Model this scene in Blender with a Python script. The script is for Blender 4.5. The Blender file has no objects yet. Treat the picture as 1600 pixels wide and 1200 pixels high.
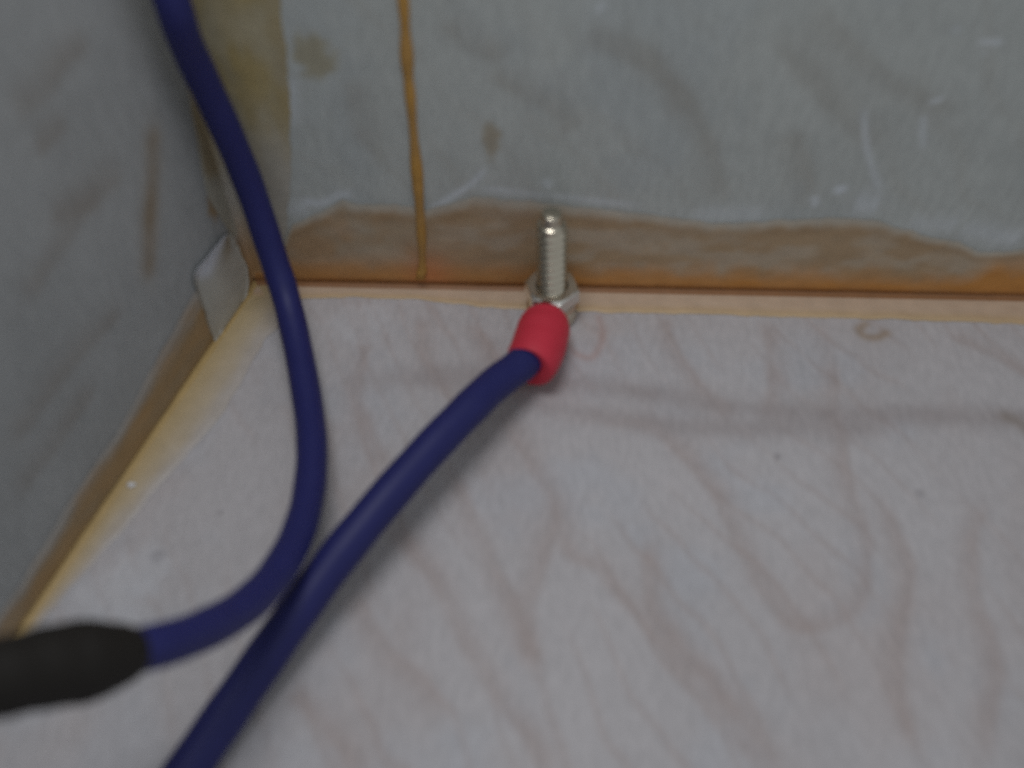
import bpy, math
import numpy as np

# ------------------------------------------------------------------ camera, light, exposure
MM = 0.001
FPX = 1500.0                        # focal length in photo pixels (photo 1600 x 1200)
PITCH = math.radians(52.0)          # camera looks down into the box corner
CAM = np.array([0.0, 0.0, 139.0])   # mm, 139 mm above the box floor
FW = np.array([0.0, math.cos(PITCH), -math.sin(PITCH)])
RT = np.array([1.0, 0.0, 0.0])
UP = np.array([0.0, math.sin(PITCH), math.cos(PITCH)])

sc = bpy.context.scene
C = sc.collection
cd = bpy.data.cameras.new('camera'); cam = bpy.data.objects.new('camera', cd); C.objects.link(cam)
cam.location = tuple(CAM*MM); cam.rotation_euler = (math.pi/2 - PITCH, 0, 0)
cd.sensor_width = 36.0; cd.lens = 36.0*FPX/1600.0
cd.clip_start = 0.002; cd.clip_end = 50.0
cd.dof.use_dof = True; cd.dof.focus_distance = 0.25; cd.dof.aperture_fstop = 10.5   # close thing, lens focused too far
sc.camera = cam

w = bpy.data.worlds.new('World'); sc.world = w; w.use_nodes = True
bg = w.node_tree.nodes['Background']
bg.inputs[0].default_value = (0.90, 0.95, 1.0, 1); bg.inputs[1].default_value = 0.385

def area(name, loc, target, size, power, col):
    ld = bpy.data.lights.new(name, 'AREA'); ld.shape = 'DISK'; ld.size = size*MM; ld.energy = power; ld.color = col
    o = bpy.data.objects.new(name, ld); C.objects.link(o); o.location = tuple(np.array(loc)*MM)
    d = np.array(target, float) - np.array(loc, float)
    from mathutils import Vector
    o.rotation_euler = Vector(d).to_track_quat('-Z', 'Y').to_euler()
    return o
area('room_lamp', (-20, 90, 250), (-5, 104, 0), 100, 0.185, (0.96, 0.97, 1.0))

sc.view_settings.view_transform = 'Standard'; sc.view_settings.look = 'None'
sc.view_settings.exposure = 0.0; sc.view_settings.gamma = 1.0
sc.render.engine = 'CYCLES'
sc.cycles.use_denoising = False
sc.cycles.max_bounces = 6
sc.cycles.sample_clamp_indirect = 1.5

# ------------------------------------------------------------------ helpers
rng = np.random.default_rng(7)

def ray(px, py):
    return FW*FPX + RT*(px - 800.0) + UP*(600.0 - py)
def on_z(px, py, z=0.0):
    d = ray(px, py); return CAM + d*((z - CAM[2])/d[2])
def at_depth(px, py, depth):
    return CAM + ray(px, py)/FPX*depth
def on_plane(px, py, p0, n):
    d = ray(px, py); return CAM + d*(np.dot(p0 - CAM, n)/np.dot(d, n))
def project(p):
    q = np.asarray(p) - CAM
    dep = q@FW
    return 800 + FPX*(q@RT)/dep, 600 - FPX*(q@UP)/dep, dep
def lin(r, g, b):
    f = lambda c: (c/255/12.92) if c/255 <= 0.04045 else ((c/255 + 0.055)/1.055)**2.4
    return np.array([f(r), f(g), f(b)])

def hash2(ix, iy, seed):
    h = np.sin(ix*127.1 + iy*311.7 + seed*74.7)*43758.5453
    return h - np.floor(h)
def vnoise(x, y, seed=0):
    ix, iy = np.floor(x), np.floor(y); fx, fy = x-ix, y-iy
    fx = fx*fx*(3-2*fx); fy = fy*fy*(3-2*fy)
    a, b = hash2(ix, iy, seed), hash2(ix+1, iy, seed)
    c, d = hash2(ix, iy+1, seed), hash2(ix+1, iy+1, seed)
    return (a*(1-fx)+b*fx)*(1-fy) + (c*(1-fx)+d*fx)*fy
def fbm(x, y, seed=0, oct=4):
    s = 0; a = 0.5
    for k in range(oct):
        s = s + a*vnoise(x*2**k, y*2**k, seed+k*3.7); a *= 0.5
    return s/(1-0.5**oct)
def smooth(e0, e1, x):
    t = np.clip((x-e0)/(e1-e0), 0, 1); return t*t*(3-2*t)

def poly_dist(P, line):
    """distance of points P (n,2) to a polyline, the signed side, and the place along it (0..1)"""
    line = np.asarray(line, float)
    best = np.full(len(P), 1e9); side = np.zeros(len(P)); along = np.zeros(len(P))
    seg = np.linalg.norm(np.diff(line, axis=0), axis=1); tot = seg.sum(); acc = 0
    for i in range(len(line)-1):
        a, b = line[i], line[i+1]; ab = b-a
        t = np.clip(((P-a)@ab)/max(ab@ab, 1e-9), 0, 1)
        q = a + t[:, None]*ab
        d = np.linalg.norm(P-q, axis=1)
        m = d < best
        best[m] = d[m]
        side[m] = np.sign(ab[0]*(P[m, 1]-a[1]) - ab[1]*(P[m, 0]-a[0]))
        along[m] = (acc + t[m]*seg[i])/tot
        acc += seg[i]
    return best, side, along

def catmull(pts, n=12):
    pts = np.asarray(pts, float)
    p = np.vstack([2*pts[0]-pts[1], pts, 2*pts[-1]-pts[-2]])
    out = []
    for i in range(1, len(p)-2):
        for k in range(n):
            t = k/n
            out.append(0.5*((2*p[i]) + (-p[i-1]+p[i+1])*t + (2*p[i-1]-5*p[i]+4*p[i+1]-p[i+2])*t*t
                            + (-p[i-1]+3*p[i]-3*p[i+1]+p[i+2])*t**3))
    out.append(p[-2]); return np.array(out)

def mesh_obj(name, verts, faces, mat, parent=None, col=None, smooth_shade=True):
    me = bpy.data.meshes.new(name)
    me.from_pydata((np.asarray(verts)*MM).tolist(), [], [list(map(int, f)) for f in faces])
    if col is not None:
        at = me.attributes.new('Col', 'FLOAT_COLOR', 'POINT')
        c4 = np.ones((len(verts), 4), np.float32); c4[:, :3] = np.clip(col, 0, 1)
        at.data.foreach_set('color', c4.ravel())
    me.materials.append(mat)
    if smooth_shade: me.polygons.foreach_set('use_smooth', [True]*len(me.polygons))
    me.update()
    o = bpy.data.objects.new(name, me); C.objects.link(o)
    if parent: o.parent = parent
    return o
def grid_faces(nu, nv, closed_v=False):
    i = np.arange(nu-1)[:, None]; j = np.arange(nv if closed_v else nv-1)[None, :]
    jn = (j+1) % nv
    return np.stack([i*nv+j, (i+1)*nv+j, (i+1)*nv+jn, i*nv+jn], -1).reshape(-1, 4)
def tag(o, label=None, cat=None, group=None, kind=None):
    if label: o['label'] = label
    if cat: o['category'] = cat
    if group: o['group'] = group
    if kind: o['kind'] = kind
    return o
def empty(name, loc=(0, 0, 0)):
    o = bpy.data.objects.new(name, None); C.objects.link(o); o.empty_display_size = 0.005
    return o

# ------------------------------------------------------------------ materials
def new_mat(name):
    m = bpy.data.materials.new(name); m.use_nodes = True
    return m, m.node_tree.nodes, m.node_tree.links, m.node_tree.nodes['Principled BSDF']
def wood_material(name, stretch, rough):
    m, N, L, b = new_mat(name)
    at = N.new('ShaderNodeAttribute'); at.attribute_name = 'Col'
    tc = N.new('ShaderNodeTexCoord'); mp = N.new('ShaderNodeMapping'); mp.inputs['Scale'].default_value = stretch
    L.new(tc.outputs['Object'], mp.inputs['Vector'])
    fi = N.new('ShaderNodeTexNoise'); fi.inputs['Scale'].default_value = 1.0; fi.inputs['Detail'].default_value = 5
    L.new(mp.outputs[0], fi.inputs['Vector'])
    rp = N.new('ShaderNodeMapRange'); rp.inputs['From Min'].default_value = 0.3; rp.inputs['From Max'].default_value = 0.7
    rp.inputs['To Min'].default_value = 0.92; rp.inputs['To Max'].default_value = 1.06
    L.new(fi.outputs['Fac'], rp.inputs['Value'])
    mx = N.new('ShaderNodeVectorMath'); mx.operation = 'SCALE'
    L.new(at.outputs['Color'], mx.inputs[0]); L.new(rp.outputs[0], mx.inputs['Scale'])
    L.new(mx.outputs[0], b.inputs['Base Color'])
    bp = N.new('ShaderNodeBump'); bp.inputs['Strength'].default_value = 0.25; bp.inputs['Distance'].default_value = 0.0002
    L.new(fi.outputs['Fac'], bp.inputs['Height']); L.new(bp.outputs[0], b.inputs['Normal'])
    b.inputs['Roughness'].default_value = rough; b.inputs['Specular IOR Level'].default_value = 0.3
    return m
M_floor = wood_material('birch_ply_floor', (900, 350, 900), 0.6)
M_wall = wood_material('birch_ply_wall', (900, 900, 300), 0.55)
def resin_material(name, rough):
    m, N, L, b = new_mat(name)
    at = N.new('ShaderNodeAttribute'); at.attribute_name = 'Col'
    tc = N.new('ShaderNodeTexCoord')
    no = N.new('ShaderNodeTexNoise'); no.inputs['Scale'].default_value = 260; no.inputs['Detail'].default_value = 4
    L.new(tc.outputs['Object'], no.inputs['Vector'])
    rp = N.new('ShaderNodeMapRange'); rp.inputs['To Min'].default_value = 0.85; rp.inputs['To Max'].default_value = 1.15
    L.new(no.outputs['Fac'], rp.inputs['Value'])
    mx = N.new('ShaderNodeVectorMath'); mx.operation = 'SCALE'
    L.new(at.outputs['Color'], mx.inputs[0]); L.new(rp.outputs[0], mx.inputs['Scale'])
    L.new(mx.outputs[0], b.inputs['Base Color'])
    bp = N.new('ShaderNodeBump'); bp.inputs['Strength'].default_value = 0.3; bp.inputs['Distance'].default_value = 0.0006
    L.new(no.outputs['Fac'], bp.inputs['Height']); L.new(bp.outputs[0], b.inputs['Normal'])
    b.inputs['Roughness'].default_value = rough; b.inputs['Specular IOR Level'].default_value = 0.35
    return m
M_resin = resin_material('amber_resin', 0.45)
def plain(name, col, rough, metal=0.0, spec=0.5, nscale=400, nvar=0.1, bump=0.1):
    m, N, L, b = new_mat(name)
    tc = N.new('ShaderNodeTexCoord')
    no = N.new('ShaderNodeTexNoise'); no.inputs['Scale'].default_value = nscale; no.inputs['Detail'].default_value = 4
    L.new(tc.outputs['Object'], no.inputs['Vector'])
    cr = N.new('ShaderNodeMix'); cr.data_type = 'RGBA'
    cr.inputs[6].default_value = (*(np.array(col)*(1-nvar)), 1); cr.inputs[7].default_value = (*np.clip(np.array(col)*(1+nvar), 0, 1), 1)
    L.new(no.outputs['Fac'], cr.inputs[0]); L.new(cr.outputs[2], b.inputs['Base Color'])
    bp = N.new('ShaderNodeBump'); bp.inputs['Strength'].default_value = bump; bp.inputs['Distance'].default_value = 0.0003
    L.new(no.outputs['Fac'], bp.inputs['Height']); L.new(bp.outputs[0], b.inputs['Normal'])
    b.inputs['Roughness'].default_value = rough; b.inputs['Metallic'].default_value = metal
    b.inputs['Specular IOR Level'].default_value = spec
    return m
M_blue = plain('navy_pvc', (0.017, 0.019, 0.108), 0.5, spec=0.3, nvar=0.12, bump=0.15)
M_black = plain('black_heat_shrink', (0.010, 0.008, 0.006), 0.65, spec=0.3)
M_red = plain('red_vinyl', (0.57, 0.032, 0.058), 0.55, spec=0.35, nscale=300, nvar=0.1)
M_steel = plain('zinc_steel', (0.60, 0.54, 0.43), 0.2, metal=1.0, nvar=0.08, bump=0.08)
M_nut = plain('bright_zinc', (0.78, 0.76, 0.70), 0.25, metal=1.0, nvar=0.08, bump=0.08)
M_tin = plain('tinned_copper', (0.70, 0.55, 0.42), 0.3, metal=1.0)
M_crumb = plain('pale_crumb', (0.75, 0.76, 0.78), 0.6)

# ------------------------------------------------------------------ the box: floor, back wall, left wall
Z = np.array([0, 0, 1.0])
B1, B2 = on_z(464, 443), on_z(1600, 466)
bu = (B2-B1)/np.linalg.norm(B2-B1)                    # along the back wall, to the right
bn = np.cross(bu, Z); bn = bn if bn@(CAM-B1) > 0 else -bn   # its normal, towards the camera
L1, L2 = on_z(337, 533), on_z(92, 895)
lu = (L2-L1)/np.linalg.norm(L2-L1)                    # along the left wall, towards the camera
A = np.array([[bu[0], -lu[0]], [bu[1], -lu[1]]])
tt = np.linalg.solve(A, (L1-B1)[:2])
CR = B1 + bu*tt[0]                                    # the corner on the floor
ln = np.cross(Z, lu); ln = ln if ln@(CAM-CR) > 0 else -ln
def bw(px, py, off=0.0):                              # pixel -> (along back wall, height)
    p = on_plane(px, py, CR+bn*off, bn); return ((p-CR)@bu, p[2])
def lw(px, py, off=0.0):
    p = on_plane(px, py, CR+ln*off, ln); return ((p-CR)@lu, p[2])
def fl(px, py, z=0.0):
    return on_z(px, py, z)[:2]
BW = lambda u, z, off=0.0: CR + bu*u + Z*z + bn*off
LW = lambda u, z, off=0.0: CR + lu*u + Z*z + ln*off

def axis_steps(lo, hi, vlo, vhi, fine, coarse):
    return np.unique(np.round(np.concatenate([np.arange(lo, vlo, coarse), np.arange(vlo, vhi, fine), np.arange(vhi, hi+coarse, coarse)]), 4))

def line_mark(col, P, line, width, amt, tint, one_sided=0.0, taper=True, jitter=0.0, seed=1):
    Q = P
    if jitter:
        Q = P + jitter*np.stack([fbm(P[:, 0]/6, P[:, 1]/6, seed)-.5, fbm(P[:, 0]/6, P[:, 1]/6, seed+9)-.5], 1)
    d, s, a = poly_dist(Q, line)
    wl = np.where(s*one_sided > 0, width*2.6, width) if one_sided else width
    k = np.exp(-(d/wl)**2)*amt
    if taper: k = k*np.clip(np.minimum(a, 1-a)*8+0.15, 0, 1)
    k = k*(0.6+0.8*fbm(P[:, 0]/5, P[:, 1]/5, seed+4))
    k = np.clip(k, 0, 1)[:, None]
    return col*(1-k) + tint*k
def spot(col, P, c, r, amt, tint, jitter=1.0, seed=3):
    d = np.linalg.norm((P-np.asarray(c))/np.asarray(r), axis=1) + jitter*(fbm(P[:, 0]/1.5, P[:, 1]/1.5, seed)-.5)
    k = (smooth(1.2, 0.5, d)*amt)[:, None]
    return col*(1-k)+tint*k

# --- floor
xs = axis_steps(-190, 230, -95, 115, 0.55, 6); ys = axis_steps(-110, CR[1]+18, 22, CR[1]+12, 0.55, 6)
X, Y = np.meshgrid(xs, ys, indexing='ij'); P = np.stack([X.ravel(), Y.ravel()], 1)
base = np.array([0.468, 0.444, 0.448])
warm = np.array([0.385, 0.30, 0.27])
col = np.tile(base, (len(P), 1))
col *= (0.93 + 0.14*fbm(P[:, 0]/9, P[:, 1]/22, 11))[:, None]
k = (smooth(0.5, 0.75, fbm(P[:, 0]/16+3, P[:, 1]/30, 21))*0.18)[:, None]; col = col*(1-k) + warm*1.05*k
k = (smooth(0.5, 0.8, fbm(P[:, 0]/14+8, P[:, 1]/14, 31))*0.35)[:, None]; col = col*(1-k) + np.array([0.44, 0.46, 0.50])*k
# fine flowing plywood figure over the whole sheet
ph = (P[:, 0]*0.90 + P[:, 1]*0.42)/6.5 + 2.6*fbm(P[:, 0]/38, P[:, 1]/60, 51) + 0.5*fbm(P[:, 0]/9, P[:, 1]/16, 52)
st = np.abs((ph % 1.0)*2-1)
k = (smooth(0.74, 1.0, st)*0.34*smooth(0.3, 0.65, fbm(P[:, 0]/22, P[:, 1]/22, 53)))[:, None]
col = col*(1-k) + warm*0.95*k
grain = [
 [(556, 470), (574, 540), (560, 620), (592, 700), (620, 740)],
 [(655, 490), (660, 560), (690, 612), (720, 650)],
 [(735, 500), (770, 552), (800, 600)],
 [(775, 640), (830, 720), (872, 800), (885, 870), (930, 890), (990, 950), (1050, 1030), (1120, 1110), (1180, 1195), (1230, 1260)],
 [(715, 730), (750, 830), (790, 920), (832, 1020), (840, 1060)],
 [(590, 820), (640, 860), (690, 930), (720, 1000), (770, 1080), (830, 1160), (860, 1240)],
 [(556, 920), (600, 1010), (660, 1062), (700, 1120)],
 [(880, 655), (1000, 665), (1060, 700), (1110, 760), (1150, 850), (1200, 940), (1242, 980), (1310, 972), (1350, 930), (1357, 850), (1332, 760), (1310, 650), (1300, 560), (1285, 500)],
 [(1045, 490), (1050, 540), (1100, 610), (1155, 655)],
 [(1190, 500), (1207, 580), (1195, 650)],
 [(870, 780), (850, 880), (830, 950), (842, 1050)],
 [(1010, 830), (1020, 950), (1080, 1030), (1150, 1110), (1210, 1195)],
 [(1380, 770), (1420, 900), (1400, 1040), (1440, 1190)],
 [(1480, 520), (1560, 560), (1640, 600)],
 [(1540, 780), (1520, 900), (1560, 1050), (1530, 1200)],
 [(450, 1080), (520, 1150), (560, 1230)],
]
for i, g in enumerate(grain):
    ln2 = catmull([fl(*p) for p in g], 8)
    col = line_mark(col, P, ln2, 1.0, 0.40, warm*0.92, one_sided=(1 if i % 2 else -1), jitter=2.0, seed=40+i)
# soft greyish-brown bands coloured across the sheet, fading at their ends
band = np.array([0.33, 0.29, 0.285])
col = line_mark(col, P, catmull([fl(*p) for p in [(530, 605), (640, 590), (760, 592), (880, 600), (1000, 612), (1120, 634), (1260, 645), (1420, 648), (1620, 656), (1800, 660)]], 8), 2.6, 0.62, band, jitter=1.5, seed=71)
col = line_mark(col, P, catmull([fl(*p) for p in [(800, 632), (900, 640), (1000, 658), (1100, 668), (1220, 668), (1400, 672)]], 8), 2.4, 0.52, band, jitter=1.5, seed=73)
# stains, specks
col = line_mark(col, P, catmull([fl(*p) for p in [(1352, 506), (1343, 515), (1352, 525), (1370, 527), (1384, 520)]], 6), 1.0, 0.75, np.array([0.31, 0.22, 0.14]), taper=False, seed=75)
col = line_mark(col, P, catmull([fl(*p) for p in [(935, 495), (942, 525), (925, 558), (895, 548), (885, 520)]], 6), 0.8, 0.40, np.array([0.40, 0.24, 0.20]), taper=False, seed=76)
for c, r, amt in [((1215, 715), 0.75, .38), ((1437, 770), 0.9, .25), ((245, 868), 1.4, .45), ((140, 862), 0.8, .4), ((860, 548), .6, .2), ((345, 800), .6, .35)]:
    col = spot(col, P, fl(*c), (r, r), amt, np.array([0.14, 0.12, 0.13]), seed=c[0])
col = line_mark(col, P, catmull([fl(*p) for p in [(1572, 650), (1592, 660), (1612, 680), (1640, 700)]], 6), 1.3, 0.6, np.array([0.25, 0.2, 0.16]), taper=False, seed=78)
for c, r in [((225, 890), 5), ((560, 505), 6), ((180, 930), 6)]:
    col = spot(col, P, fl(*c), (r, r), 0.35, np.array([0.56, 0.57, 0.60]), seed=c[0])
hgt = 0.12*(fbm(P[:, 0]/12, P[:, 1]/25, 5)-.5)
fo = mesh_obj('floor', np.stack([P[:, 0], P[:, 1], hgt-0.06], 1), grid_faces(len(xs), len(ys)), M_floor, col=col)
tag(fo, kind='structure')

# --- back wall
us = axis_steps(-4, 260, -2, 190, 0.6, 6); zs = axis_steps(-3, 110, -3, 75, 0.6, 6)
U, V = np.meshgrid(us, zs, indexing='ij'); P = np.stack([U.ravel(), V.ravel()], 1)
wbase = np.array([0.44, 0.46, 0.44]); white = np.array([0.62, 0.66, 0.70]); wbrown = np.array([0.30, 0.235, 0.165])
col = np.tile(wbase, (len(P), 1))
col *= (0.92 + 0.16*fbm(P[:, 0]/14, P[:, 1]/10, 12))[:, None]
ph = (P[:, 0]*0.75 + P[:, 1]*0.62)/9 + 2.4*fbm(P[:, 0]/40, P[:, 1]/40, 54) + 0.5*fbm(P[:, 0]/9, P[:, 1]/9, 55)
st = np.abs((ph % 1.0)*2-1)
k = (smooth(0.6, 1.0, st)*0.20*smooth(0.25, 0.7, fbm(P[:, 0]/25, P[:, 1]/25, 56)))[:, None]
col = col*(1-k) + np.array([0.33, 0.30, 0.25])*k
k = (smooth(0.5, 0.8, fbm(P[:, 0]/12+3, P[:, 1]/18, 22))*0.3)[:, None]; col = col*(1-k)+np.array([0.36, 0.40, 0.42])*k
for i, g in enumerate([[(1000, 70), (1070, 150), (1110, 220), (1130, 320)], [(1200, 60), (1260, 120), (1310, 180), (1370, 240)],
                       [(1060, 190), (1040, 130), (980, 90), (900, 60)], [(760, 120), (830, 150), (900, 210)], [(1280, 0), (1330, 70), (1400, 120), (1500, 180)],
                       [(540, 120), (560, 200), (600, 260)], [(1240, 200), (1260, 270), (1270, 330)], [(690, 30), (740, 80), (800, 90)]]):
    col = line_mark(col, P, catmull([bw(*p) for p in g], 8), 1.3, 0.30, np.array([0.29, 0.265, 0.225]), one_sided=1 if i % 2 else -1, jitter=2, seed=80+i)
# dried white glue smears
for i, (g, wd, am) in enumerate([
   ([(1350, 168), (1352, 210), (1362, 260), (1375, 300)], 0.55, .55), ([(1446, 178), (1442, 205), (1440, 235)], 0.55, .5),
   ([(1452, 160), (1474, 154)], 0.5, .6), ([(1530, 66), (1565, 66)], 0.5, .6), ([(1543, 80), (1543, 84)], 0.6, .5),
   ([(1310, 292), (1316, 302)], 1.0, .8), ([(1272, 306), (1274, 322)], 0.8, .55), ([(1335, 318), (1375, 320)], 3.0, .45),
   ([(670, 330), (700, 310), (740, 285), (760, 262)], 0.7, .55), ([(740, 294), (800, 300), (860, 306), (930, 314), (1000, 322)], 0.8, .42),
   ([(850, 280), (860, 295)], 0.9, .45), ([(470, 312), (500, 318), (530, 305), (550, 302)], 0.9, .55), ([(440, 330), (480, 325)], 1.8, .40),
   ([(935, 5), (945, 15)], 0.9, .4), ([(1500, 358), (1600, 376)], 2.5, .35), ([(1080, 335), (1200, 335)], 2.2, .25), ([(1420, 350), (1500, 352)], 2.2, .3),
   ([(455, 120), (458, 200)], 1.0, .3), ([(1495, 40), (1495, 55)], 0.6, .3)]):
    col = line_mark(col, P, catmull([bw(*p) for p in g], 6), wd, min(am*1.15, 0.9), white, jitter=0.8, seed=100+i)
col = spot(col, P, bw(490, 88), (3.6, 4.4), 0.65, np.array([0.30, 0.25, 0.13]), seed=7)
col = spot(col, P, bw(768, 222), (1.6, 4.2), 0.6, np.array([0.31, 0.24, 0.14]), seed=8)
off = 0.10*(fbm(P[:, 0]/14, P[:, 1]/14, 15)-.5)-0.06
bo = mesh_obj('back_wall', CR + P[:, :1]*bu + P[:, 1:]*Z + off[:, None]*bn, grid_faces(len(us), len(zs)), M_wall, col=col)
tag(bo, kind='structure')

# --- left wall
us = axis_steps(-4, 240, -2, 150, 0.6, 6); zs = axis_steps(-3, 110, -3, 95, 0.6, 6)
U, V = np.meshgrid(us, zs, indexing='ij'); P = np.stack([U.ravel(), V.ravel()], 1)
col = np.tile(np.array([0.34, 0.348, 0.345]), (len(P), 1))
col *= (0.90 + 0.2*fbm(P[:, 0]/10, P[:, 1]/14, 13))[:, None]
for i, g in enumerate([[(195, 480), (120, 560), (60, 640), (15, 700)], [(160, 320), (120, 330), (80, 345)], [(105, 190), (90, 215), (60, 235)],
                       [(200, 270), (150, 310), (90, 400), (40, 480)], [(140, 60), (80, 130), (20, 190)], [(150, 600), (90, 690), (30, 780)]]):
    col = line_mark(col, P, catmull([lw(*p) for p in g], 8), 1.2, 0.42, np.array([0.25, 0.22, 0.19]), one_sided=1, jitter=2, seed=130+i)
col = line_mark(col, P, catmull([lw(*p) for p in [(236, 190), (238, 260), (234, 330), (232, 400), (236, 440)]], 8), 2.2, 0.65, np.array([0.24, 0.17, 0.095]), jitter=1.5, seed=140)
col = line_mark(col, P, catmull([lw(*p) for p in [(300, 140), (315, 220), (330, 290), (338, 345)]], 8), 1.0, 0.6, np.array([0.26, 0.18, 0.10]), jitter=1, seed=141)
col = spot(col, P, lw(333, 322), (1.8, 3.0), 0.7, np.array([0.30, 0.19, 0.08]), seed=8)
off = 0.10*(fbm(P[:, 0]/14, P[:, 1]/14, 16)-.5)-0.06
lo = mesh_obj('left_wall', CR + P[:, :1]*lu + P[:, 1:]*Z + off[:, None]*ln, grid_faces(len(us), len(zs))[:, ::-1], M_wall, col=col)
tag(lo, kind='structure')

# ------------------------------------------------------------------ resin bands along the joints
def interp_edge(pts, u, amp=0.5, seed=0):
    pts = sorted(pts); xs_ = np.array([p[0] for p in pts]); ys_ = np.array([p[1] for p in pts])
    return np.interp(u, xs_, ys_) + amp*(fbm(u/2.5, u*0+seed, seed)-.5)*2

def seam_band(name, u, width_a, width_b, fa, fb, colfun, cove=1.6, thick=0.22, nv=26):
    """strip over an inside joint: leg a on one face, a small cove, leg b on the other; thin at both free edges"""
    V, Cc = [], []
    for i, uu in enumerate(u):
        for j in range(nv):                              # leg a, from the free edge to the cove
            t = j/(nv-1)
            d = width_a[i]*(1-t) + cove*t
            th = 0.03 + thick*smooth(0, 0.12, t)*(0.7+0.5*vnoise(np.array([uu/3]), np.array([d/2]), 5)[0])
            V.append(fa(uu, d, th)); Cc.append(('a', uu, d, width_a[i]))
        for j in range(1, 7):                            # cove
            a = math.pi/2*j/7
            da, db = cove*(1-math.sin(a)), cove*(1-math.cos(a))
            V.append(fa(uu, da, db+thick*0.9)); Cc.append(('c', uu, max(da, 0.01), 1.0))
        for j in range(nv):
            t = j/(nv-1)
            d = cove*(1-t) + width_b[i]*t
            th = 0.03 + thick*smooth(1, 0.88, t)*(0.7+0.5*vnoise(np.array([uu/3]), np.array([d/2]), 6)[0])
            V.append(fb(uu, d, th)); Cc.append(('b', uu, d, width_b[i]))
    n = 2*nv+6
    return mesh_obj(name, np.array(V), grid_faces(len(u), n), M_resin, col=colfun(Cc))

def mixc(a, b, k): return np.asarray(a)[None]*(1-k[:, None]) + np.asarray(b)[None]*k[:, None]

# back wall to floor
u = np.arange(0.2, 250, 0.6)
fe = [(464, 466), (560, 464), (650, 468), (750, 479), (860, 487), (1000, 489), (1250, 496), (1400, 499), (1600, 507), (1800, 512), (2200, 520)]
fpts = []
for p in fe:
    q = on_z(*p)-CR; fpts.append((q@bu, q@bn))
wtop = [(415, 425), (438, 405), (445, 380), (456, 350), (500, 332), (535, 312), (560, 318), (650, 322), (665, 328), (700, 318), (740, 308), (800, 312), (860, 318), (920, 325), (1000, 332), (1080, 344), (1130, 349), (1200, 345), (1290, 340), (1370, 345), (1440, 365), (1500, 378), (1530, 395), (1560, 393), (1600, 388), (1700, 395), (2200, 390)]
wpts = [bw(*p) for p in wtop]
wa = np.maximum(interp_edge(fpts, u, 0.35, 2), 1.9); wb_ = np.maximum(interp_edge(wpts, u, 0.5, 4), 2.5)
def col_back(Cc):
    leg = np.array([c[0] for c in Cc]); uu = np.array([c[1] for c in Cc]); d = np.array([c[2] for c in Cc]); wmax = np.array([c[3] for c in Cc])
    n1 = fbm(uu/7, d/3, 61); n2 = fbm(uu/4, d/5, 62)
    floorc = mixc((0.54, 0.41, 0.30), (0.52, 0.37, 0.20), smooth(0.55, 1.0, d/wmax)*0.8)
    top = mixc((0.39, 0.275, 0.165), (0.43, 0.345, 0.25), smooth(0.35, 0.65, n1))
    left = mixc((0.41, 0.25, 0.13), (0.40, 0.33, 0.24), smooth(0.3, 0.7, n2))
    kl = smooth(60, 20, uu)[:, None]
    top = top*(1-0.5*kl)+left*0.5*kl
    ke = (smooth(0.72, 0.9, d/wmax)*0.55)[:, None]; top = top*(1-ke)+np.array([[0.33, 0.215, 0.115]])*ke
    n3 = fbm(uu/2.2, d/2.2, 66); kf = (smooth(0.86+0.12*(n3-.5), 1.0, d/wmax)*0.75)[:, None]; top = top*(1-kf)+np.array([[0.46, 0.45, 0.40]])*kf
    orange = np.array([[0.52, 0.235, 0.06]])
    low = (smooth(9.5+8*(n2-.5), 2.0, d)*(0.6+0.6*n1))[:, None]; low = low + 0.6*smooth(bw(1500, 420)[0], bw(1570, 420)[0], uu)[:, None]*smooth(1.0, 0.6, d/wmax)[:, None]; low = np.clip(low, 0, 1)
    wallc = top*(1-low)+orange*low
    out = np.where((leg == 'b')[:, None], wallc, floorc)
    out = np.where((leg == 'c')[:, None], np.array([[0.27, 0.125, 0.05]]), out)
    us_, _ = bw(672, 420); blot = (np.exp(-((uu-us_)/4.2)**2-((d-3.0)/6.0)**2)*(leg == 'b')*0.9)[:, None]
    out = out*(1-blot)+np.array([[0.60, 0.23, 0.085]])*blot
    seam = (smooth(2.6, 1.4, d)*(leg == 'b')*0.6)[:, None]
    return out*(1-seam)+np.array([[0.25, 0.11, 0.045]])*seam
o = seam_band('resin_band', u, wa, wb_, lambda uu, d, t: BW(uu, t, d), lambda uu, d, t: BW(uu, d, t), col_back, cove=1.2)
tag(o, 'brown and orange resin band with ragged top edge along the foot of back wall', 'resin band')

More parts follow.
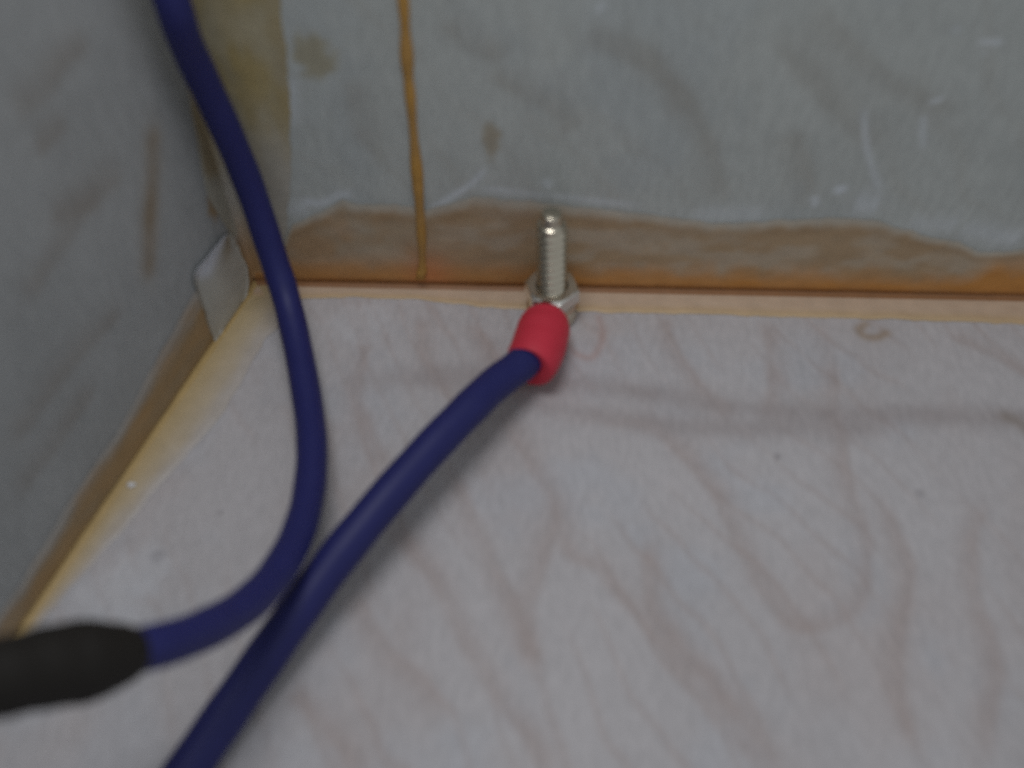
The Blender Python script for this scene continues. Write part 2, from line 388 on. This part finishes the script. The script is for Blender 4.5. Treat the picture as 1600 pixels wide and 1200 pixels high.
# left wall to floor
u = np.arange(0.2, 190, 0.7)
fe = [(440, 500), (425, 520), (412, 533), (385, 584), (350, 643), (300, 704), (240, 770), (183, 840), (120, 910), (75, 960), (0, 1060), (-120, 1230)]
fpts = [((on_z(*p)-CR)@lu, (on_z(*p)-CR)@ln) for p in fe]
we = [(330, 440), (316, 465), (275, 533), (238, 597), (197, 671), (151, 740), (105, 808), (69, 868), (30, 930), (-40, 1030)]
wpts = [(a_, b_*1.25) for a_, b_ in (lw(*p) for p in we)]
wa = np.maximum(interp_edge(fpts, u, 0.4, 12), 2.0); wb_ = np.maximum(interp_edge(wpts, u, 0.35, 14), 2.5)
def col_left(Cc):
    leg = np.array([c[0] for c in Cc]); uu = np.array([c[1] for c in Cc]); d = np.array([c[2] for c in Cc]); wmax = np.array([c[3] for c in Cc])
    n1 = fbm(uu/7, d/3, 63)
    floorc = mixc((0.47, 0.365, 0.205), (0.48, 0.42, 0.34), smooth(0.15, 0.7, d/wmax)*(0.4+0.6*n1))
    ke = (smooth(0.85, 0.97, d/wmax)*smooth(50, 20, uu)*0.35)[:, None]; floorc = floorc*(1-ke)+np.array([[0.42, 0.29, 0.12]])*ke
    kf = (smooth(0.5, 1.0, d/wmax+0.25*(n1-.5))*0.75)[:, None]; floorc = floorc*(1-kf)+np.array([[0.46, 0.43, 0.42]])*kf
    wallc = mixc((0.34, 0.215, 0.10), (0.31, 0.225, 0.135), smooth(0.2, 0.8, n1))
    kw = (smooth(0.6, 1.0, d/wmax+0.3*(n1-.5))*0.75)[:, None]; wallc = wallc*(1-kw)+np.array([[0.34, 0.34, 0.33]])*kw
    out = np.where((leg == 'b')[:, None], wallc, floorc)
    return np.where((leg == 'c')[:, None], np.array([[0.44, 0.31, 0.13]]), out)
o = seam_band('resin_band', u, wa, wb_, lambda uu, d, t: LW(uu, t, d), lambda uu, d, t: LW(uu, d, t), col_left, cove=1.2)
tag(o, 'straight yellow and brown resin band along the foot of left wall', 'resin band')

# upright corner between the walls
u = np.arange(2.0, 109, 0.8)
be = [bw(*p) for p in [(440, 430), (446, 380), (450, 320), (454, 250), (454, 200), (450, 100), (438, 0), (425, -150)]]
le = [lw(*p) for p in [(385, 430), (368, 380), (345, 340), (322, 300), (305, 200), (285, 110), (255, 20), (225, -80)]]
wa = np.maximum(interp_edge([(z, uu) for uu, z in be], u, 0.5, 22), 2.0)
wb_ = np.maximum(interp_edge([(z, uu) for uu, z in le], u, 0.4, 24), 2.0)
def col_up(Cc):
    leg = np.array([c[0] for c in Cc]); uu = np.array([c[1] for c in Cc]); d = np.array([c[2] for c in Cc]); wmax = np.array([c[3] for c in Cc])
    n1 = fbm(uu/8, d/2.5, 65)
    a = mixc((0.35, 0.275, 0.125), (0.37, 0.325, 0.215), smooth(0.3, 0.7, n1))
    fade = (smooth(46, 22, uu)*0.8)[:, None]; a = a*(1-fade)+np.array([[0.42, 0.405, 0.375]])*fade
    ke = (smooth(0.8, 0.92, d/wmax)*smooth(30, 50, uu)*0.45)[:, None]; a = a*(1-ke)+np.array([[0.29, 0.24, 0.15]])*ke
    ko = (smooth(24, 4, uu)*smooth(6, 1, d)*0.8)[:, None]; a = a*(1-ko)+np.array([[0.42, 0.22, 0.07]])*ko
    b = mixc((0.30, 0.24, 0.15), (0.37, 0.35, 0.29), smooth(0.3, 0.7, n1))
    return np.where((leg == 'b')[:, None], b, a)
o = seam_band('resin_band', u, wa, wb_, lambda uu, d, t: BW(d, uu, t), lambda uu, d, t: LW(d, uu, t), col_up, cove=1.0, thick=0.10)
tag(o, 'dull yellow upright resin band up the corner behind the hanging cable', 'resin band')

# the run of resin down the back wall
dp = catmull([bw(*p) for p in [(612, -180), (622, -60), (630, 0), (634, 60), (637, 110), (641, 150), (648, 230), (654, 300), (659, 370), (660, 415), (658, 428), (657, 435)]], 10)
V, Cc = [], []
for i, (uu, z) in enumerate(dp):
    s = i/(len(dp)-1)
    wd = 0.88 + 0.22*math.sin(i*0.31)*math.sin(i*0.11+1) + (0.15*smooth(0.93, 1.0, np.array([s]))[0])
    for j in range(9):
        a = math.pi*j/8
        V.append(BW(uu + wd*math.cos(a), z, 0.02 + 0.75*wd*math.sin(a)*(1-0.7*smooth(0.93, 1.0, np.array([s]))[0]) + (0.25 if z < 26 else 0)))
        q = vnoise(np.array([z/5.0]), np.array([1.0]), 91)[0]
        Cc.append(np.array([0.47, 0.25, 0.055])*(1-q*0.6) + np.array([0.36, 0.21, 0.08])*q*0.6)
n = 9; F = list(grid_faces(len(dp), n)); F.append(list(range(n)))
o = mesh_obj('resin_drip', np.array(V), F, resin_material('orange_resin', 0.5), col=np.array(Cc))
tag(o, 'thin orange resin run dried down the back wall', 'resin drip')

# ------------------------------------------------------------------ torn tape in the corner
nu, nv = 18, 26
lf = catmull([lw(357, 366, 1), lw(346, 384, 1.6), lw(330, 410, 2), lw(317, 438, 2.2), lw(322, 470, 1.6), lw(328, 500, 1), lw(338, 536, 0.5)], 8)
rt = catmull([lw(361, 366, 0.6), lw(372, 384, 0.6), lw(384, 410, 0.6), lw(389, 440, 0.6), lw(384, 470, 0.6), lw(371, 494, 0.6), lw(350, 528, 0.5)], 8)
li = np.linspace(0, len(lf)-1, nv).astype(int); ri = np.linspace(0, len(rt)-1, nv).astype(int)
V, Cc = [], []
for layer in (0, 1):
    for i in range(nu):
        s = i/(nu-1)
        for j in range(nv):
            t = j/(nv-1)
            q = lf[li[j]]*(1-s) + rt[ri[j]]*s
            q = q + 0.5*(np.array([vnoise(np.array([j*0.8]), np.array([i*0.3]), 17)[0], vnoise(np.array([j*0.7]), np.array([i*0.4]), 18)[0]])-.5)
            up = smooth(0.62, 0.2, np.array([t]))[0]
            curl = 0.1 + 0.45*(1-s)**3*up + 0.05*math.sin(s*6+t*4) + 0.1*vnoise(np.array([s*4]), np.array([t*6]), 19)[0]
            V.append(LW(max(q[0], 0.5), max(q[1], 0.6), max(curl, 0.1) + 0.3 - 0.12*layer))
            c = np.array([0.44, 0.43, 0.385])*(0.9+0.2*vnoise(np.array([s*5]), np.array([t*7]), 20)[0])
            ke = float(np.clip(smooth(0.42, 0.12, np.array([s]))[0]*smooth(0.58, 0.42, np.array([t]))[0], 0, 1))
            c = c*(1-ke) + np.array([0.62, 0.65, 0.71])*ke
            kb = math.exp(-((s-0.55)/0.14)**2)*smooth(0.4, 0.15, np.array([t]))[0]*0.7
            c = c*(1-kb) + np.array([0.30, 0.22, 0.12])*kb
            Cc.append(c)
nn = nu*nv; g = grid_faces(nu, nv)
F = [list(f) for f in g] + [[k+nn for k in f[::-1]] for f in g]
rim = [i*nv for i in range(nu)] + [(nu-1)*nv+j for j in range(1, nv)] + [i*nv+nv-1 for i in range(nu-2, -1, -1)] + [j for j in range(nv-2, 0, -1)]
for a, b in zip(rim, rim[1:]+rim[:1]): F.append([a, b, b+nn, a+nn])
o = mesh_obj('torn_tape', np.array(V), F, resin_material('pale_tape', 0.4), col=np.array(Cc))
tag(o, 'small pale torn scrap of tape curling off the corner at the floor', 'tape')

# pale crumb on the joint
c0 = on_z(205, 758, 0.5); V, F = [], []
for i in range(6):
    for j in range(8):
        a, b = math.pi*i/5, 2*math.pi*j/8
        r = 0.55*(0.7+0.6*rng.random())
        V.append(c0 + r*np.array([1.4*math.sin(a)*math.cos(b), math.sin(a)*math.sin(b), 0.5*math.cos(a)]))
o = mesh_obj('glue_crumb', np.array(V), grid_faces(6, 8, True), M_crumb)
tag(o, 'tiny white crumb on the yellow resin by the left wall', 'crumb')

# ------------------------------------------------------------------ tubes
def sweep(pts, radii, n=20, cap=True, squash=None):
    pts = np.asarray(pts); T = np.gradient(pts, axis=0); T /= np.linalg.norm(T, axis=1)[:, None]
    nrm = np.cross(T[0], [0.3, 0.2, 1.0]); nrm /= np.linalg.norm(nrm)
    V = []
    for i in range(len(pts)):
        nrm = nrm - T[i]*(nrm@T[i]); nrm /= np.linalg.norm(nrm); bi = np.cross(T[i], nrm)
        for k in range(n):
            a = 2*math.pi*k/n
            V.append(pts[i] + radii[i]*(nrm*math.cos(a) + bi*math.sin(a)))
    F = [list(f) for f in grid_faces(len(pts), n, True)]
    if cap:
        F.append(list(range(n))); F.append([(len(pts)-1)*n + k for k in range(n)][::-1])
    return np.array(V), F

# --- stud, nut, washer
NUT_TOP = 8.1
foot = on_z(864, 459, 5.6); foot[2] = 0
dist = (foot-CR)@bn
if dist < 5.7: foot = foot + bn*(5.7-dist)
def revolve(prof, n=40, centre=foot, tilt=(0, 0)):
    V = []
    for r, z in prof:
        for k in range(n):
            a = 2*math.pi*k/n
            V.append(centre + np.array([r*math.cos(a)+tilt[0]*z, r*math.sin(a)+tilt[1]*z, z]))
    F = [list(f) for f in grid_faces(len(prof), n, True)]
    F.append(list(range(n))[::-1]); F.append([(len(prof)-1)*n+k for k in range(n)])
    return np.array(V), F
# height of the tip from its pixel
def z_at(px_y, r=0.0):
    zz = np.linspace(0, 60, 6001); _, yy, _ = project(foot[None]+zz[:, None]*Z + np.array([0, r, 0]))
    return zz[np.argmin(abs(yy-px_y))]
ztip = z_at(333); zth = z_at(362, -1.5)
tx = -0.035
R0, pitch = 2.85, 1.75
V = []; nt = 36; nz = int((zth-0.5)/0.12)
for i in range(nz+1):
    z = 0.5 + (zth-0.5)*i/nz
    for k in range(nt):
        a = 2*math.pi*k/nt
        ph = (z/pitch - k/nt) % 1.0
        r = R0 - 0.95*abs(2*ph-1)
        r = min(r, R0)
        V.append(foot + np.array([r*math.cos(a)+tx*z, r*math.sin(a), z]))
prof = []
for s in np.linspace(0, 1, 6)[1:]:                    # rounded shoulder
    a = s*math.pi/2; prof.append((2.0 + 0.6*math.cos(a), zth + 0.7*math.sin(a)))
prof += [(1.85, zth+0.9), (1.8, ztip-0.7), (1.72, ztip-0.15), (1.55, ztip), (0.05, ztip)]
for r, z in prof:
    for k in range(nt):
        a = 2*math.pi*k/nt
        V.append(foot + np.array([r*math.cos(a)+tx*z, r*math.sin(a), z]))
rows = len(V)//nt
F = [list(f) for f in grid_faces(rows, nt, True)] + [list(range(nt))[::-1], [(rows-1)*nt+k for k in range(nt)]]
o = mesh_obj('threaded_stud', np.array(V), F, M_steel)
tag(o, 'shiny upright threaded metal stud rising from nut in front of back wall', 'stud')

def hex_nut(z0, z1, R, rot):
    V, F = [], []; n = 48
    ap = R*math.cos(math.pi/6)
    def hr(a):
        b = (a-rot) % (math.pi/3) - math.pi/6; return ap/math.cos(b)
    rings = [('in', 2.3, z0), ('hex', 1.0, z0), ('hex', 1.0, z1-0.55), ('cham', 0, z1-0.3), ('cham', 1, z1), ('in', 3.1, z1), ('in', 2.9, z1-0.4), ('in', 2.3, z1-0.6)]
    for kind, v, z in rings:
        for k in range(n):
            a = 2*math.pi*k/n + rot
            if kind == 'in': r = v
            elif kind == 'hex': r = hr(a)
            else: r = min(hr(a), ap*1.06 if v == 0 else ap*0.97)
            V.append(foot + np.array([r*math.cos(a)+tx*z, r*math.sin(a), z]))
    F = [list(f) for f in grid_faces(len(rings), n, True)]
    return np.array(V), F
V, F = hex_nut(4.9, NUT_TOP, 5.35, math.radians(-15))
o = mesh_obj('hex_nut', V, F, M_nut, smooth_shade=False)
tag(o, 'bright hexagonal metal nut around the base of the stud', 'nut')
V, F = revolve([(2.3, 0.25), (4.7, 0.25), (4.9, 0.45), (4.9, 2.9), (4.7, 3.1), (2.3, 3.1)])
o = mesh_obj('flat_washer', V, F, M_steel, smooth_shade=False)
tag(o, 'thick metal washer on the floor under the nut', 'washer')

def relax(p, it=25):
    p = p.copy()
    for _ in range(it): p[1:-1] += 0.5*((p[:-2]+p[2:])/2 - p[1:-1])
    return p
# --- blue cable with red terminal
blue = empty('terminal_cable')
tag(blue, 'blue cable lying across the floor with red ring terminal on the stud', 'cable')
ctrl = [on_z(847, 520, 5.8), on_z(838, 545, 6.6), on_z(814, 571, 7.8), on_z(775, 598, 9.0), on_z(730, 642, 10.8), on_z(664, 710, 11), on_z(580, 806, 10.5), on_z(503, 902, 8.5),
        on_z(434, 1000, 6.5), on_z(364, 1100, 5), on_z(292, 1205, 4), on_z(215, 1320, 3.4), np.array([-62, 0, 3.3]), np.array([-75, -35, 3.3]), np.array([-84, -85, 3.3])]
pts = relax(catmull(ctrl, 10))
V, F = sweep(pts, 3.1*(1+0.012*np.sin(np.arange(len(pts))*0.7)), 24)
mesh_obj('jacket', V, F, M_blue, blue)
# red sleeve: necked at the stud end, flared open mouth at the cable end
ax = catmull([on_z(851, 502, 5.0), on_z(850, 511, 5.4), on_z(846, 527, 5.8), on_z(839, 549, 6.2), on_z(827, 573, 6.6)], 8)
s = np.linspace(0, 1, len(ax))
rad = np.interp(s, [0, 0.06, 0.16, 0.35, 0.7, 0.9, 1.0], [3.6, 4.3, 4.6, 4.9, 4.95, 4.8, 4.5])
V1, F1 = sweep(ax, rad, 32, cap=False)
# flatten it a little, dent it where it was crimped
for i in range(len(ax)):
    ring = V1[i*32:(i+1)*32]; c = ax[i]
    dent = 0.045*math.exp(-((s[i]-0.30)/0.07)**2) + 0.03*math.exp(-((s[i]-0.62)/0.07)**2)
    d = ring-c
    V1[i*32:(i+1)*32] = c + d*np.array([1.0+dent*0.3, 1.0, 1.0]) - np.outer(np.clip(d[:, 2], 0, None)*dent, Z)
end_t = ax[-1]-ax[-2]; end_t /= np.linalg.norm(end_t)
side = (pts-ax[-1])@end_t; kx = int(np.argmin(np.abs(side)+np.linalg.norm(pts-ax[-1], axis=1)*0.2))
offc = pts[kx]-ax[-1]; offc -= end_t*(offc@end_t)
offc *= min(1, 1.4/np.linalg.norm(offc))
last = V1[-32:]; dirs = last-ax[-1]; dirs /= np.linalg.norm(dirs, axis=1)[:, None]
lip = 0.55*last + 0.45*(ax[-1]+offc+dirs*3.3) + end_t*0.35           # rounded lip
inner = ax[-1]+offc+dirs*3.0 - end_t*0.1
V = np.vstack([V1, lip, inner]); F = [list(f) for f in grid_faces(len(ax)+2, 32, True)]
F.append(list(range(32)))
sl = mesh_obj('red_sleeve', V, F, M_red, blue)
# ring and tongue of the terminal
V, F = revolve([(2.95, 3.2), (4.7, 3.2), (4.7, 4.8), (2.95, 4.8)], 36)
F = F[:-2]
for k in range(36): F.append([k, 3*36+k, 3*36+(k+1) % 36, (k+1) % 36])
mesh_obj('terminal_ring', V, F, M_tin, blue, smooth_shade=False)
tg0 = foot + np.array([-1.2, -4.2, 3.85]); tp = catmull([tg0, foot+np.array([-1.4, -6.0, 4.2]), ax[3], ax[9]], 6)
V = []
for i, p in enumerate(tp):
    wd = np.interp(i, [0, len(tp)-1], [2.6, 2.2])
    for dx, dz in ((-wd, -.5), (wd, -.5), (wd, .5), (-wd, .5)): V.append(p+np.array([dx, 0, dz]))
F = [list(f) for f in grid_faces(len(tp), 4, True)] + [[0, 1, 2, 3], [len(V)-1, len(V)-2, len(V)-3, len(V)-4]]
mesh_obj('terminal_tongue', np.array(V), F, M_tin, blue, smooth_shade=False)

# --- hanging cable with black sheath
hang = empty('hanging_cable')
tag(hang, 'dark blue cable hanging down the corner and bending into a thick black sheath', 'cable')
hp = [(268, 0, 133), (290, 67, 141), (321, 133, 149), (352, 200, 156.5), (381, 267, 164), (405, 333, 170), (426, 400, 174.5), (443, 450, 176), (456, 500, 175), (471, 570, 170), (484, 650, 163), (488, 705, 157), (485, 755, 152), (476, 805, 146.5), (458, 852, 140.5), (432, 897, 134), (396, 938, 127), (345, 972, 119.5), (283, 999, 112), (226, 1014, 107), (150, 1031, 103), (75, 1041, 99), (0, 1060, 95), (-110, 1090, 90)]
body = [at_depth(*q) for q in hp]
p0 = body[0]; c_u = (p0-CR)@bu
topend = [BW(c_u-9, 175, 4.0), BW(c_u-8.5, 140, 4.0), BW(c_u-6, 105, 3.8), BW(c_u-2.8, p0[2]+20, 3.6)]
tail = [LW(118, 62, 18), LW(138, 92, 14), LW(150, 130, 9), LW(156, 172, 6)]
full = relax(catmull(topend + body + tail, 8), 18)
i_sh = len(topend)+19                                  # sheath starts here
k_sh = i_sh*8+4
V, F = sweep(full, 2.58*(1+0.012*np.sin(np.arange(len(full))*0.6)), 22)
mesh_obj('jacket', V, F, M_blue, hang)
shp = full[k_sh-3:]
t = np.arange(len(shp))
rs = np.interp(t, [0, 2, 6, 10, 16, 25, 40, 60], [2.55, 3.2, 4.1, 4.45, 4.2, 3.9, 3.9, 3.9]) + 0.06*np.sin(t*0.9)
V, F = sweep(shp, rs, 24)
mesh_obj('black_sheath', V, F, M_black, hang)
